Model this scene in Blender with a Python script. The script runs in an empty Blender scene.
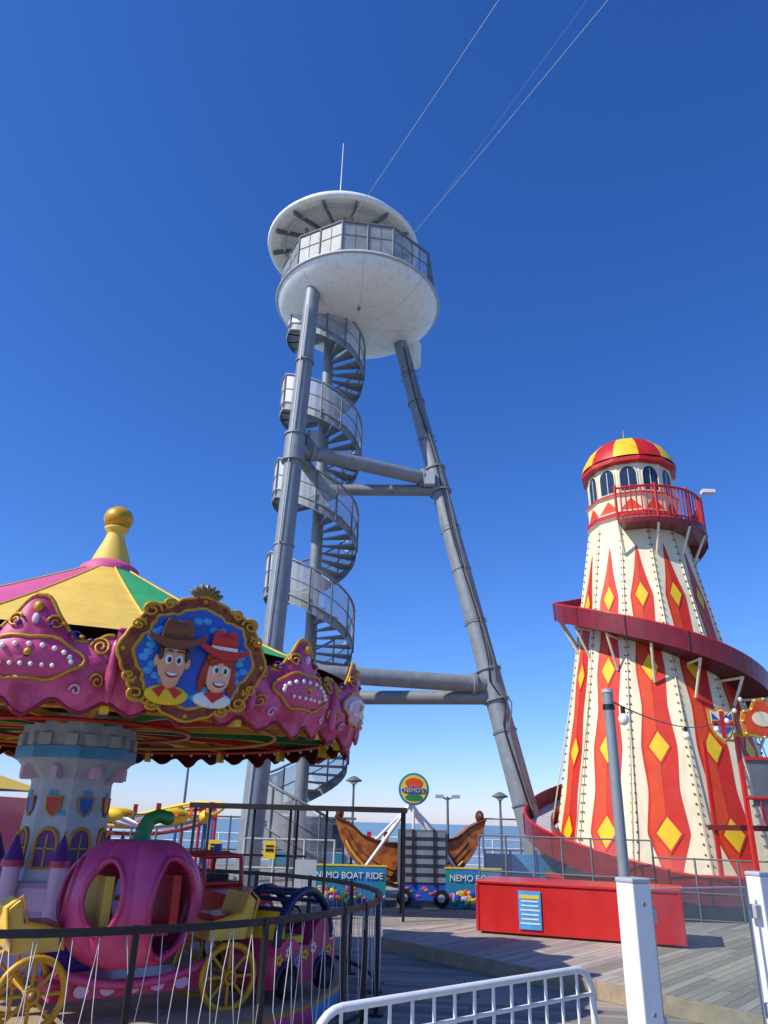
import bpy, bmesh, math, random
from mathutils import Vector, Matrix
random.seed(7)
rad=math.radians
sc=bpy.context.scene
sc.view_settings.view_transform='Standard'
sc.view_settings.look='None'
sc.view_settings.exposure=0
# ---------------------------------------------------------------- materials
def lin(h):
    h=h.lstrip('#')
    o=[]
    for i in (0,2,4):
        c=int(h[i:i+2],16)/255
        o.append(c/12.92 if c<=.04045 else ((c+.055)/1.055)**2.4)
    return o
def mat(name,col,rough=.5,metal=0,var=.15,scale=3,bump=.0,alpha=None,coat=0,grime=0,col2=None):
    if isinstance(col,str): col=lin(col)
    m=bpy.data.materials.new(name); m.use_nodes=True
    nt=m.node_tree; N=nt.nodes; L=nt.links
    p=N['Principled BSDF']; out=N['Material Output']
    tc=N.new('ShaderNodeTexCoord')
    no=N.new('ShaderNodeTexNoise'); no.inputs['Scale'].default_value=scale; no.inputs['Detail'].default_value=8
    no.inputs['Roughness'].default_value=.65
    L.new(tc.outputs['Object'],no.inputs['Vector'])
    cr=N.new('ShaderNodeValToRGB')
    cr.color_ramp.elements[0].position=.3; cr.color_ramp.elements[1].position=.7
    cr.color_ramp.elements[0].color=(*[c*(1-var) for c in col],1)
    cr.color_ramp.elements[1].color=(*[min(1,c*(1+var*.5)) for c in col],1)
    if col2:
        cr.color_ramp.elements[0].position=.42; cr.color_ramp.elements[1].position=.58
        cr.color_ramp.elements[1].color=(*lin(col2),1)
    L.new(no.outputs['Fac'],cr.inputs['Fac'])
    src=cr.outputs['Color']
    if grime>0:
        mp=N.new('ShaderNodeMapping'); mp.inputs['Scale'].default_value=(5,5,.5)
        L.new(tc.outputs['Object'],mp.inputs['Vector'])
        n2=N.new('ShaderNodeTexNoise'); n2.inputs['Scale'].default_value=1.2; n2.inputs['Detail'].default_value=7
        L.new(mp.outputs[0],n2.inputs['Vector'])
        r2=N.new('ShaderNodeValToRGB'); r2.color_ramp.elements[0].position=.5; r2.color_ramp.elements[1].position=.75
        L.new(n2.outputs['Fac'],r2.inputs['Fac'])
        mu=N.new('ShaderNodeMath'); mu.operation='MULTIPLY'; mu.inputs[1].default_value=grime
        L.new(r2.outputs['Color'],mu.inputs[0])
        mx=N.new('ShaderNodeMixRGB'); mx.inputs['Color2'].default_value=(.16,.12,.08,1)
        L.new(mu.outputs[0],mx.inputs['Fac']); L.new(src,mx.inputs['Color1']); src=mx.outputs['Color']
    L.new(src,p.inputs['Base Color'])
    p.inputs['Metallic'].default_value=metal
    mr=N.new('ShaderNodeMapRange'); mr.inputs['To Min'].default_value=max(.03,rough-.08); mr.inputs['To Max'].default_value=min(1,rough+.12)
    L.new(no.outputs['Fac'],mr.inputs['Value']); L.new(mr.outputs[0],p.inputs['Roughness'])
    if coat: p.inputs['Coat Weight'].default_value=coat; p.inputs['Coat Roughness'].default_value=.15
    if bump:
        b=N.new('ShaderNodeBump'); b.inputs['Strength'].default_value=bump; b.inputs['Distance'].default_value=.02
        L.new(no.outputs['Fac'],b.inputs['Height']); L.new(b.outputs[0],p.inputs['Normal'])
    if alpha is not None:
        p.inputs['Alpha'].default_value=alpha
    return m
M={}
def D(k,*a,**kw): M[k]=mat(k,*a,**kw)
D('steel','#868d91',rough=.5,metal=.1,var=.2,scale=4,grime=.4)
D('steel_lt','#b2b6b8',rough=.5,metal=.1,var=.12,scale=6,grime=.15)
D('mesh_panel','#bfc2c1',rough=.5,metal=.1,var=.1,scale=9,alpha=.5)
D('mesh_solid','#cbccca',rough=.5,metal=.1,var=.12,scale=9,alpha=.85)
D('white','#eeeade',rough=.42,var=.06,scale=2,grime=.2)
D('whitepaint','#e4e4e0',rough=.35,var=.06,scale=12,coat=.2,grime=.18)
D('cream','#e9ddb8',rough=.5,var=.07,scale=2,grime=.2)
D('red','#c81a0f',rough=.4,var=.15,scale=3,coat=.2,grime=.1)
D('stripe','#d02c0e',rough=.45,var=.15,scale=3,grime=.15)
D('orange','#de4a14',rough=.45,var=.15,scale=3,grime=.12)
D('maroon','#7e0f19',rough=.38,var=.25,scale=3,coat=.2,grime=.15)
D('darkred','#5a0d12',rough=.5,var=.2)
D('gold','#d09a1c',rough=.42,metal=.15,var=.25,scale=9,grime=.1)
D('yellow','#ecc41c',rough=.45,var=.1,scale=5,grime=.08)
D('tentyellow','#e8c050',rough=.6,var=.1,scale=2,bump=.3,grime=.2)
D('tentpink','#d05588',rough=.6,var=.12,scale=2,bump=.3,grime=.12)
D('tentgreen','#35a862',rough=.6,var=.12,scale=2,bump=.3,grime=.12)
D('pink','#d2467c',rough=.42,var=.25,scale=5,coat=.15,grime=.18)
D('hotpink','#c22c62',rough=.38,var=.25,scale=4,coat=.2,grime=.12)
D('boardpink','#bf2c62',rough=.45,scale=4,coat=.15,col2='#d4568c',grime=.18)
D('purple','#5d2f86',rough=.4,var=.2,scale=6)
D('lilac','#d8b4cc',rough=.5,var=.15,scale=6)
D('green','#1f7a35',rough=.4,var=.2,scale=5,coat=.2)
D('blue','#1f56b8',rough=.4,var=.2,scale=5)
D('skyblue','#4aa0d8',rough=.45,var=.25,scale=6)
D('teal','#1f9aa0',rough=.45,var=.3,scale=3,col2='#2a78b8')
D('navy','#14204a',rough=.4,var=.2)
D('black','#151516',rough=.45,var=.2,scale=8)
D('rubber','#101010',rough=.85,var=.2,scale=8)
D('dark','#22201f',rough=.7,var=.2)
D('skin','#dfa57c',rough=.55,var=.08,scale=9)
D('skin2','#ebb592',rough=.55,var=.08,scale=9)
D('brown','#5a2d12',rough=.5,var=.2,scale=7)
D('hatbrown','#7d4420',rough=.5,var=.25,scale=9)
D('wine','#a05a18',rough=.45,var=.25,scale=7,col2='#7a2020')
D('hat','#8c1a22',rough=.45,var=.25,scale=7)
D('hair','#a8380c',rough=.5,var=.2,scale=14)
D('bulb','#f3efe0',rough=.2,var=.03,coat=.5)
D('bronze','#8a6a3a',rough=.4,metal=.3,var=.2)
D('stone','#b3c0ce',rough=.6,var=.2,scale=6,grime=.1)
D('wood','#7a5a3a',rough=.7,var=.3,scale=6,bump=.3)
D('beam','#a8957a',rough=.75,var=.3,scale=6,bump=.3)
D('winglass','#26364a',rough=.08,var=.1,coat=.6)
D('grey','#6a6e72',rough=.6,var=.2)
D('rope','#d8d8d4',rough=.7,var=.05)
D('wire','#b4b8bc',rough=.7,var=.05)
D('orangeboat','#8e4a1c',rough=.45,var=.25,scale=4,col2='#b86a2a')
D('netm','#9aa0a4',rough=.5,metal=.1,alpha=.14)

def glass_mat():
    m=bpy.data.materials.new('clear_glass'); m.use_nodes=True
    nt=m.node_tree;N=nt.nodes;L=nt.links; N.clear()
    o=N.new('ShaderNodeOutputMaterial'); t=N.new('ShaderNodeBsdfTransparent'); g=N.new('ShaderNodeBsdfGlossy')
    d=N.new('ShaderNodeBsdfDiffuse'); d.inputs['Color'].default_value=(.55,.66,.64,1)
    t.inputs['Color'].default_value=(.70,.82,.79,1); g.inputs['Roughness'].default_value=.03
    f=N.new('ShaderNodeLayerWeight'); f.inputs['Blend'].default_value=.22
    mx=N.new('ShaderNodeMixShader'); L.new(f.outputs['Fresnel'],mx.inputs[0]); L.new(t.outputs[0],mx.inputs[1]); L.new(g.outputs[0],mx.inputs[2])
    tc=N.new('ShaderNodeTexCoord'); no=N.new('ShaderNodeTexNoise'); no.inputs['Scale'].default_value=4; no.inputs['Detail'].default_value=9
    L.new(tc.outputs['Object'],no.inputs[0])
    mr=N.new('ShaderNodeMapRange'); mr.inputs['From Min'].default_value=.35; mr.inputs['From Max'].default_value=.75; mr.inputs['To Min'].default_value=.05; mr.inputs['To Max'].default_value=.3
    L.new(no.outputs['Fac'],mr.inputs['Value'])
    m2=N.new('ShaderNodeMixShader'); L.new(mr.outputs[0],m2.inputs[0]); L.new(mx.outputs[0],m2.inputs[1]); L.new(d.outputs[0],m2.inputs[2])
    L.new(m2.outputs[0],o.inputs[0]); return m
M['glass']=glass_mat()

def plank_mat(name,c1,c2,w=.145,rot=8,gap=.07):
    m=bpy.data.materials.new(name); m.use_nodes=True
    nt=m.node_tree;N=nt.nodes;L=nt.links;p=N['Principled BSDF']
    tc=N.new('ShaderNodeTexCoord'); mp=N.new('ShaderNodeMapping'); mp.inputs['Rotation'].default_value=(0,0,rad(rot))
    L.new(tc.outputs['Object'],mp.inputs[0]); sx=N.new('ShaderNodeSeparateXYZ'); L.new(mp.outputs[0],sx.inputs[0])
    def ma(op,a,b=None):
        n=N.new('ShaderNodeMath'); n.operation=op
        for i,v in enumerate((a,b)):
            if v is None: continue
            if isinstance(v,(int,float)): n.inputs[i].default_value=v
            else: L.new(v,n.inputs[i])
        return n.outputs[0]
    v=ma('DIVIDE',sx.outputs['Y'],w); fl=ma('FLOOR',v); fr=ma('FRACT',v)
    off=N.new('ShaderNodeTexWhiteNoise'); off.noise_dimensions='1D'; L.new(fl,off.inputs['W'])
    xs=ma('DIVIDE',ma('ADD',sx.outputs['X'],ma('MULTIPLY',off.outputs['Value'],3.6)),3.6)
    xf=ma('FLOOR',xs); xr=ma('FRACT',xs)
    cv=N.new('ShaderNodeCombineXYZ'); L.new(fl,cv.inputs[0]); L.new(xf,cv.inputs[1])
    wn=N.new('ShaderNodeTexWhiteNoise'); L.new(cv.outputs[0],wn.inputs['Vector'])
    m2=N.new('ShaderNodeMapping'); m2.inputs['Scale'].default_value=(1.5,22,1); L.new(mp.outputs[0],m2.inputs[0])
    gn=N.new('ShaderNodeTexNoise'); gn.inputs['Scale'].default_value=2; gn.inputs['Detail'].default_value=8; L.new(m2.outputs[0],gn.inputs[0])
    big=N.new('ShaderNodeTexNoise'); big.inputs['Scale'].default_value=.5; big.inputs['Detail'].default_value=6; L.new(mp.outputs[0],big.inputs[0])
    f=ma('ADD',ma('MULTIPLY',wn.outputs['Value'],.4),ma('ADD',ma('MULTIPLY',gn.outputs['Fac'],.45),ma('MULTIPLY',big.outputs['Fac'],.35)))
    cr=N.new('ShaderNodeValToRGB'); cr.color_ramp.elements[0].position=.3; cr.color_ramp.elements[0].color=(*lin(c1),1)
    cr.color_ramp.elements[1].position=.85; cr.color_ramp.elements[1].color=(*lin(c2),1); L.new(f,cr.inputs[0])
    g1=ma('LESS_THAN',fr,gap); g2=ma('LESS_THAN',xr,.004); g=ma('MAXIMUM',g1,g2)
    mx=N.new('ShaderNodeMixRGB'); L.new(g,mx.inputs[0]); L.new(cr.outputs[0],mx.inputs[1]); mx.inputs[2].default_value=(.03,.027,.024,1)
    L.new(mx.outputs[0],p.inputs['Base Color']); p.inputs['Roughness'].default_value=.8
    b=N.new('ShaderNodeBump'); b.inputs['Strength'].default_value=.5; b.inputs['Distance'].default_value=.01
    h=ma('SUBTRACT',gn.outputs['Fac'],ma('MULTIPLY',g,2)); L.new(h,b.inputs['Height']); L.new(b.outputs[0],p.inputs['Normal'])
    return m
M['deck']=plank_mat('timber_deck','#6e665c','#aaa092',gap=.05)
M['deck2']=plank_mat('timber_platform','#80766a','#bdb0a0',rot=-50,w=.12,gap=.05)

def sea_mat():
    m=bpy.data.materials.new('sea_water'); m.use_nodes=True
    nt=m.node_tree;N=nt.nodes;L=nt.links;p=N['Principled BSDF']
    p.inputs['Base Color'].default_value=(.18,.31,.40,1); p.inputs['Roughness'].default_value=.45
    tc=N.new('ShaderNodeTexCoord'); no=N.new('ShaderNodeTexNoise'); no.inputs['Scale'].default_value=.25; no.inputs['Detail'].default_value=8
    L.new(tc.outputs['Object'],no.inputs[0]); b=N.new('ShaderNodeBump'); b.inputs['Strength'].default_value=.8; b.inputs['Distance'].default_value=1.5
    L.new(no.outputs['Fac'],b.inputs['Height']); L.new(b.outputs[0],p.inputs['Normal']); return m
M['sea']=sea_mat()
# ---------------------------------------------------------------- builder
def V3(*a): return Vector(a)
class B:
    def __init__(s): s.V=[];s.F=[];s.I=[];s.S=[];s.mats=[]
    def mi(s,k):
        m=M[k]
        if m not in s.mats: s.mats.append(m)
        return s.mats.index(m)
    def add(s,vs,fs,k,sm=False):
        o=len(s.V); s.V+= [Vector(v) for v in vs]
        ks=k if isinstance(k,list) else None
        for i,f in enumerate(fs):
            s.F.append([o+j for j in f]); s.I.append(s.mi(ks[i] if ks else k)); s.S.append(sm)
    def frame(s,d):
        d=d.normalized(); a=Vector((0,0,1)) if abs(d.z)<.95 else Vector((1,0,0))
        u=d.cross(a).normalized(); w=d.cross(u).normalized(); return u,w
    def cyl(s,p,q,r,k,r2=None,seg=12,caps=True,sm=True):
        p=Vector(p);q=Vector(q); r2=r if r2 is None else r2
        u,w=s.frame(q-p); c=[(math.cos(2*math.pi*i/seg),math.sin(2*math.pi*i/seg)) for i in range(seg)]
        A=[p+(u*x+w*y)*r for x,y in c]; Bq=[q+(u*x+w*y)*r2 for x,y in c]
        s.add(A+Bq,[[i,(i+1)%seg,seg+(i+1)%seg,seg+i] for i in range(seg)],k,sm)
        if caps:
            s.add(A,[list(range(seg))],k); s.add(Bq,[list(range(seg))],k)
    def box(s,c,sz,k,rz=0,U=None,V=None):
        c=Vector(c)
        if U is None:
            U=Vector((math.cos(rz),math.sin(rz),0)); V=Vector((0,0,1))
        N=U.cross(V)
        x,y,z=sz[0]/2,sz[1]/2,sz[2]/2
        vs=[c+U*(a*x)+N*(b*y)+V*(d*z) for a in(-1,1) for b in(-1,1) for d in(-1,1)]
        s.add(vs,[[0,1,3,2],[4,6,7,5],[0,4,5,1],[2,3,7,6],[0,2,6,4],[1,5,7,3]],k)
    def sph(s,c,r,k,seg=12,ring=8,U=None,V=None,N=None):
        c=Vector(c)
        if not isinstance(r,(tuple,list)): r=(r,r,r)
        if U is None: U=Vector((1,0,0));N=Vector((0,1,0));V=Vector((0,0,1))
        vs=[c+V*r[2]]
        for j in range(1,ring):
            t=math.pi*j/ring
            for i in range(seg):
                a=2*math.pi*i/seg
                vs.append(c+U*(r[0]*math.sin(t)*math.cos(a))+N*(r[1]*math.sin(t)*math.sin(a))+V*(r[2]*math.cos(t)))
        vs.append(c-V*r[2]); fs=[]
        for i in range(seg): fs.append([0,1+i,1+(i+1)%seg])
        for j in range(ring-2):
            for i in range(seg):
                a=1+j*seg; fs.append([a+i,a+seg+i,a+seg+(i+1)%seg,a+(i+1)%seg])
        a=1+(ring-2)*seg
        for i in range(seg): fs.append([a+i,len(vs)-1,a+(i+1)%seg])
        s.add(vs,fs,k,True)
    def lathe(s,c,prof,k,seg=32,sm=True,a0=0,kf=None):
        c=Vector(c); n=len(prof); vs=[]
        for r,z in prof:
            for i in range(seg):
                a=a0+2*math.pi*i/seg; vs.append(c+Vector((r*math.cos(a),r*math.sin(a),z)))
        fs=[];ks=[]
        for j in range(n-1):
            for i in range(seg):
                fs.append([j*seg+i,j*seg+(i+1)%seg,(j+1)*seg+(i+1)%seg,(j+1)*seg+i]); ks.append(kf(i,j) if kf else k)
        s.add(vs,fs,ks,sm)
    def tube(s,pts,r,k,seg=6,closed=False):
        pts=[Vector(p) for p in pts]; n=len(pts); vs=[]; pu=None
        for i in range(n):
            a=pts[(i-1)%n] if (i>0 or closed) else pts[0]; b=pts[(i+1)%n] if (i<n-1 or closed) else pts[-1]
            d=(b-a); d=d.normalized() if d.length>1e-9 else Vector((0,0,1))
            if pu is None: u,w=s.frame(d)
            else:
                u=(pu-d*pu.dot(d)); u=u.normalized() if u.length>1e-6 else s.frame(d)[0]; w=d.cross(u)
            pu=u
            for j in range(seg):
                t=2*math.pi*j/seg; vs.append(pts[i]+(u*math.cos(t)+w*math.sin(t))*r)
        fs=[]
        for i in range(n if closed else n-1):
            for j in range(seg):
                i2=(i+1)%n; fs.append([i*seg+j,i*seg+(j+1)%seg,i2*seg+(j+1)%seg,i2*seg+j])
        if not closed: fs+= [list(range(seg)),list(range((n-1)*seg,n*seg))]
        s.add(vs,fs,k,True)
    def plate(s,O,U,V,N,out,th,k):
        O=Vector(O); n=len(out)
        f=[O+U*a+V*b+N*th for a,b in out]; g=[O+U*a+V*b for a,b in out]
        s.add(f+g,[list(range(n)),list(range(2*n-1,n-1,-1))]+[[i,(i+1)%n,n+(i+1)%n,n+i] for i in range(n)],k)
    def fin(s,name,parent=None,bevel=0,solid=0,recalc=True):
        me=bpy.data.meshes.new(name); o=bpy.data.objects.new(name,me); sc.collection.objects.link(o)
        off=parent.location if parent else Vector((0,0,0))
        me.from_pydata([tuple(v-off) for v in s.V],[],s.F)
        for m in s.mats: me.materials.append(m)
        me.polygons.foreach_set('material_index',s.I); me.polygons.foreach_set('use_smooth',s.S)
        if recalc:
            bm=bmesh.new(); bm.from_mesh(me); bmesh.ops.recalc_face_normals(bm,faces=bm.faces); bm.to_mesh(me); bm.free()
        me.update()
        if solid:
            md=o.modifiers.new('s','SOLIDIFY'); md.thickness=solid
        if bevel:
            md=o.modifiers.new('b','BEVEL'); md.width=bevel; md.segments=2; md.limit_method='ANGLE'; md.angle_limit=rad(50)
        if parent: o.parent=parent
        return o
def empty(name,loc):
    e=bpy.data.objects.new(name,None); e.location=loc; e.empty_display_size=.3; sc.collection.objects.link(e); return e
def text(s,size,O,U,V,N,k,name,parent,ext=.006):
    cu=bpy.data.curves.new(name,'FONT'); cu.body=s; cu.size=size; cu.extrude=ext; cu.align_x='CENTER'; cu.align_y='CENTER'
    cu.materials.append(M[k]); o=bpy.data.objects.new(name,cu); sc.collection.objects.link(o)
    mt=Matrix((( U.x,V.x,N.x,O[0]),(U.y,V.y,N.y,O[1]),(U.z,V.z,N.z,O[2]),(0,0,0,1)))
    if parent: mt=Matrix.Translation(-parent.location)@mt; o.parent=parent
    o.matrix_local=mt
    return o
def ell(a,b,n=28,cx=0,cy=0,p0=0): return [(cx+a*math.cos(p0+2*math.pi*i/n),cy+b*math.sin(p0+2*math.pi*i/n)) for i in range(n)]
X=V3(1,0,0);Y=V3(0,1,0);Z=V3(0,0,1);NY=V3(0,-1,0)
# ---------------------------------------------------------------- camera, light, sky
cam=bpy.data.cameras.new('camera'); co=bpy.data.objects.new('camera',cam); sc.collection.objects.link(co); sc.camera=co
cam.sensor_fit='VERTICAL'; cam.sensor_height=36; cam.sensor_width=27; cam.lens=26; cam.clip_end=12000; cam.clip_start=.05
co.matrix_world=Matrix.Translation((0,0,1.7))@Matrix.Rotation(rad(90+22.7),4,'X')@Matrix.Rotation(rad(1.5),4,'Z')
sd=V3(-.80,-.42,.0).normalized(); EL=rad(44)
sundir=V3(sd.x*math.cos(EL),sd.y*math.cos(EL),math.sin(EL))
l=bpy.data.lights.new('sun','SUN'); l.energy=5; l.angle=rad(.5); l.color=(1,.94,.83)
lo=bpy.data.objects.new('sun',l); sc.collection.objects.link(lo); lo.rotation_euler=sundir.to_track_quat('Z','Y').to_euler(); lo.location=(-20,-20,30)
w=bpy.data.worlds.new('World'); sc.world=w; w.use_nodes=True
nt=w.node_tree; bg=nt.nodes['Background']; st=nt.nodes.new('ShaderNodeTexSky'); st.sky_type='NISHITA'; st.sun_disc=False
st.sun_elevation=EL; st.sun_rotation=math.atan2(sundir.x,sundir.y); st.air_density=1.0; st.dust_density=.2; st.ozone_density=3.5; st.altitude=0
BS=.14
sp_=nt.nodes.new('ShaderNodeSeparateColor'); cb_=nt.nodes.new('ShaderNodeCombineColor'); nt.links.new(st.outputs[0],sp_.inputs[0])
for i,(pw,mu_) in enumerate(((1.45,.85),(1.17,.90),(1.05,1.36))):
    a=nt.nodes.new('ShaderNodeMath'); a.operation='MULTIPLY'; a.inputs[1].default_value=BS
    p_=nt.nodes.new('ShaderNodeMath'); p_.operation='POWER'; p_.inputs[1].default_value=pw
    c_=nt.nodes.new('ShaderNodeMath'); c_.operation='MULTIPLY'; c_.inputs[1].default_value=mu_/BS
    nt.links.new(sp_.outputs[i],a.inputs[0]); nt.links.new(a.outputs[0],p_.inputs[0]); nt.links.new(p_.outputs[0],c_.inputs[0]); nt.links.new(c_.outputs[0],cb_.inputs[i])
nt.links.new(cb_.outputs[0],bg.inputs[0]); bg.inputs[1].default_value=BS
# ---------------------------------------------------------------- setting
b=B(); b.add([(-6000,-6000,-7),(6000,-6000,-7),(6000,6000,-7),(-6000,6000,-7)],[[0,1,2,3]],'sea'); b.fin('sea')
b=B(); b.box((0,12,-.25),(60,44,.5),'deck'); b.fin('pier_deck_ground')
b=B()
pp=[(.15,12.2),(2.45,9.3),(4.6,6.6),(9,6.6),(9,15.2),(3.5,15.2),(.15,13.4)]
b.plate((0,0,0),X,Y,Z,pp,.15,'deck2'); pf=b.fin('timber_platform',bevel=.01)
b=B()
e0=V3(.15,12.2,0);e1=V3(2.45,9.3,0);e2=V3(4.6,6.6,0)
for p,q in((e0,e1),(e1,e2)):
    d=(q-p).normalized(); n=V3(d.y,-d.x,0); n=-n if n.y>0 else n
    b.box((p+q)/2+n*.03+Z*.085,((q-p).length-.004,.05,.17),'beam',U=d,V=Z)
b.fin('platform_edge_beam',bevel=.006)
r=empty('pier_railing',(0,31,0)); b=B()
for i in range(-18,19):
    b.cyl((i*1.5,31,0),(i*1.5,31,1.15),.035,'whitepaint')
for z in(.25,.55,.85,1.15): b.cyl((-27,31,z),(27,31,z),.025,'whitepaint',seg=8)
b.fin('rails_and_posts',r)
# ---------------------------------------------------------------- ZIP TOWER
zt=empty('zip_line_tower',(0,22,0))
L0=V3(-3.12,20,0);L1=V3(-2.62,20.4,18.5);R0=V3(4.45,21,0);R1=V3(.43,23,18.2)
def on(p,q,z): t=(z-p.z)/(q.z-p.z); return p+(q-p)*t
b=B()
b.cyl(L0,L1,.31,'steel',.25,28); b.cyl(R0,R1,.33,'steel',.25,28)
for p,q in((L0,L1),(R0,R1)):
    d=(q-p).normalized()
    b.cyl(p-d*0,p+d*.08,.55,'steel',seg=24)
    for z in(5.4,12.2): c=on(p,q,z); b.cyl(c-d*.45,c+d*.45,.335,'steel',seg=24); b.cyl(c-d*.48,c-d*.42,.38,'steel',seg=24); b.cyl(c+d*.42,c+d*.48,.38,'steel',seg=24)
    for z in (9.0,15.4): c=on(p,q,z); b.cyl(c-d*.03,c+d*.03,.31,'steel',seg=24)
    for i in range(8):
        a=i*math.pi/4; b.cyl(p+V3(.45*math.cos(a),.45*math.sin(a),.05),p+V3(.45*math.cos(a),.45*math.sin(a),.16),.03,'steel',seg=6)
b.fin('legs',zt)
SC=V3(-2.15,22.5,0)
b=B()
for z,ra,rb in((12.2,.23,.19),(5.4,.24,.2)):
    a=on(L0,L1,z);c=on(R0,R1,z); b.cyl(a,c,ra,'steel',seg=20)
    cz=SC+Z*(z-.35); c2=on(R0,R1,z-.35); b.cyl(cz,c2,rb,'steel',seg=20); b.cyl(on(L0,L1,z-.1),SC+Z*(z-.1),rb,'steel',seg=20)
    b.cyl(SC+Z*(z-.65),SC+Z*(z+.2),.3,'steel',seg=20)
    d=(c-a).normalized(); 
    for q in(a+d*.55,c-d*.6): b.cyl(q-d*.05,q+d*.05,ra+.08,'steel',seg=20)
b.box(on(L0,L1,12.3)+V3(.5,.1,.2),(.35,.3,.7),'grey',rz=.2)
b.box(on(R0,R1,12.2)+V3(-.3,-.4,-.1),(.35,.25,.45),'steel_lt'); 
b.fin('cross_braces',zt)
b=B()
for off,k,ph in((V3(.0,-.36,0),'black',0),(V3(.12,-.35,0),'grey',1.3)):
    pts=[]
    for i in range(60):
        z=.5+17.2*i/59; c=on(R0,R1,z); pts.append(c+off+V3(.05*math.sin(z*1.1+ph)+.25*math.exp(-((z-5)/.6)**2)*math.sin(z*3),-.03*math.cos(z*.8),0))
    b.tube(pts,.022,k)
pts=[on(L0,L1,.5+17*i/40)+V3(-.1,-.32,0) for i in range(41)]; b.tube(pts,.02,'steel_lt')
for z in (2.2,4.1,7.3,10.4,13.8,16.6):
    c=on(R0,R1,z); d=(R1-R0).normalized(); b.cyl(c-d*.02,c+d*.02,.35,'grey',seg=20,caps=False)
b.fin('cable_runs',zt)
b=B(); b.cyl(SC,SC+Z*18.2,.19,'steel',seg=18)
pitch=3.25; top=17.9
def sz(th):
    n=math.floor(th/360); f=th-n*360
    return top-n*pitch-(0 if f<60 else (f-60)/300*pitch)
def RSf(th):
    f=th%360
    d=min(abs(f-30),360-abs(f-30))
    return 1.27+.25*max(0,min(1,(48-d)/14))
T0=150
th=0
maxth=360*top/pitch
while th<maxth-5:
    f=th%360
    z=sz(th+.01); 
    if f<60: w_=20
    else: w_=300/15
    a0=rad(T0+th);a1=rad(T0+th+w_+3)
    vs=[]
    for a in(a0,(a0+a1)/2,a1):
        for r_ in(.15,RSf(th+w_/2)): 
            for dz in(0,-.05): vs.append(SC+V3(r_*math.cos(a),r_*math.sin(a),z+dz))
    fs=[[0,2,6,4],[4,6,10,8],[1,5,7,3],[5,9,11,7],[0,1,3,2],[8,10,11,9],[2,3,7,6],[6,7,11,10],[0,4,5,1],[4,8,9,5]]
    b.add(vs,fs,'steel'); 
    th+=w_
b.fin('spiral_steps',zt)
b=B(); bp=B()
N=int(maxth/10)
def hp(th,r,dz): a=rad(T0+th); r=r+RSf(th); return SC+V3(r*math.cos(a),r*math.sin(a),sz(th)+dz)
for r_,dz,k,rr in((.03,1.2,'steel',.04),(.03,.62,'steel',.018),(.03,.1,'steel',.03)):
    b.tube([hp(t*10,r_,dz) for t in range(N)],rr,k)
for t in range(N-1):
    f=(t*10)%360
    p=[hp(t*10,.02,-.18),hp(t*10+10,.02,-.18),hp(t*10+10,.02,.08),hp(t*10,.02,.08)]
    bp.add(p,[[0,1,2,3]],'steel')
    k='mesh_solid' if (f<80 or f>=330) else 'mesh_panel'
    p=[hp(t*10,.02,.12),hp(t*10+10,.02,.12),hp(t*10+10,.02,1.12),hp(t*10,.02,1.12)]
    bp.add(p,[[0,1,2,3]],k)
    if t%3==0: b.cyl(hp(t*10,.04,-.1),hp(t*10,.04,1.2),.03,'grey',seg=6)
b.fin('stair_handrails',zt); bp.fin('stair_mesh_panels',zt)
PC=V3(-1.15,22,18.8); RC=V3(-1.8,22,21.45)
b=B()
b.lathe(PC,[(.01,-.84),(.9,-.82),(1.6,-.74),(2.15,-.58),(2.55,-.34),(2.8,-.1),(2.9,.1),(2.9,.22),(2.8,.24),(0.01,.24)],'white',64)
b.fin('dish_floor',zt)
b=B()
prof=[(.9,-.822),(1.6,-.742),(2.15,-.582),(2.55,-.342),(2.8,-.102),(2.905,.1)]
for i in range(8):
    a=i*math.pi/4+.1
    b.tube([PC+V3(r_*1.0*math.cos(a),r_*math.sin(a),z_) for r_,z_ in prof],.006,'steel_lt',4)
b.tube([PC+V3(2.92*math.cos(a*rad(6)),2.92*math.sin(a*rad(6)),.12) for a in range(60)],.05,'steel_lt',6,True)
b.cyl(PC+V3(2.0,1.9,-.95),PC+V3(2.0,1.9,-.1),.42,'white',seg=24)
b.cyl(PC+V3(-.5,-.2,-1.05),PC+V3(-.5,-.2,-.78),.25,'steel',seg=20)
b.cyl(PC+V3(.1,-1.2,-.88),PC+V3(.1,-1.2,-.75),.06,'steel',seg=12)
b.fin('dish_trim',zt)
b=B(); bp=B()
ns=10; a00=rad(-100)
cs=[PC+V3(2.8*math.cos(a00+i*2*math.pi/ns),2.8*math.sin(a00+i*2*math.pi/ns),.24) for i in range(ns)]
for i in range(ns):
    p,q=cs[i],cs[(i+1)%ns]
    for dz,rr in((1.3,.05),(.75,.02),(.1,.035)): b.cyl(p+Z*dz,q+Z*dz,rr,'grey',seg=8)
    for t in(0,.5): c=p+(q-p)*t; b.cyl(c,c+Z*1.3,.04,'grey',seg=8)
    for t in(.25,.75): c=p+(q-p)*t; b.cyl(c+Z*.1,c+Z*1.28,.014,'grey',seg=5)
    k='mesh_solid' if i in(7,6) else 'mesh_panel'
    bp.add([p+Z*.12,q+Z*.12,q+Z*1.24,p+Z*1.24],[[0,1,2,3]],k)
b.fin('pod_railing',zt); bp.fin('pod_mesh_panels',zt)
b=B()
b.lathe(RC,[(2.68,-.02),(2.8,.0),(2.83,.12),(2.6,.42),(2.0,.75),(1.2,.98),(.4,1.08),(.01,1.1)],'white',64)
b.lathe(RC,[(2.70,-.02),(2.4,.08),(2.0,.3),(1.0,.55),(.01,.6)],'white',64)
b.fin('pod_roof',zt)
b=B()
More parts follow.
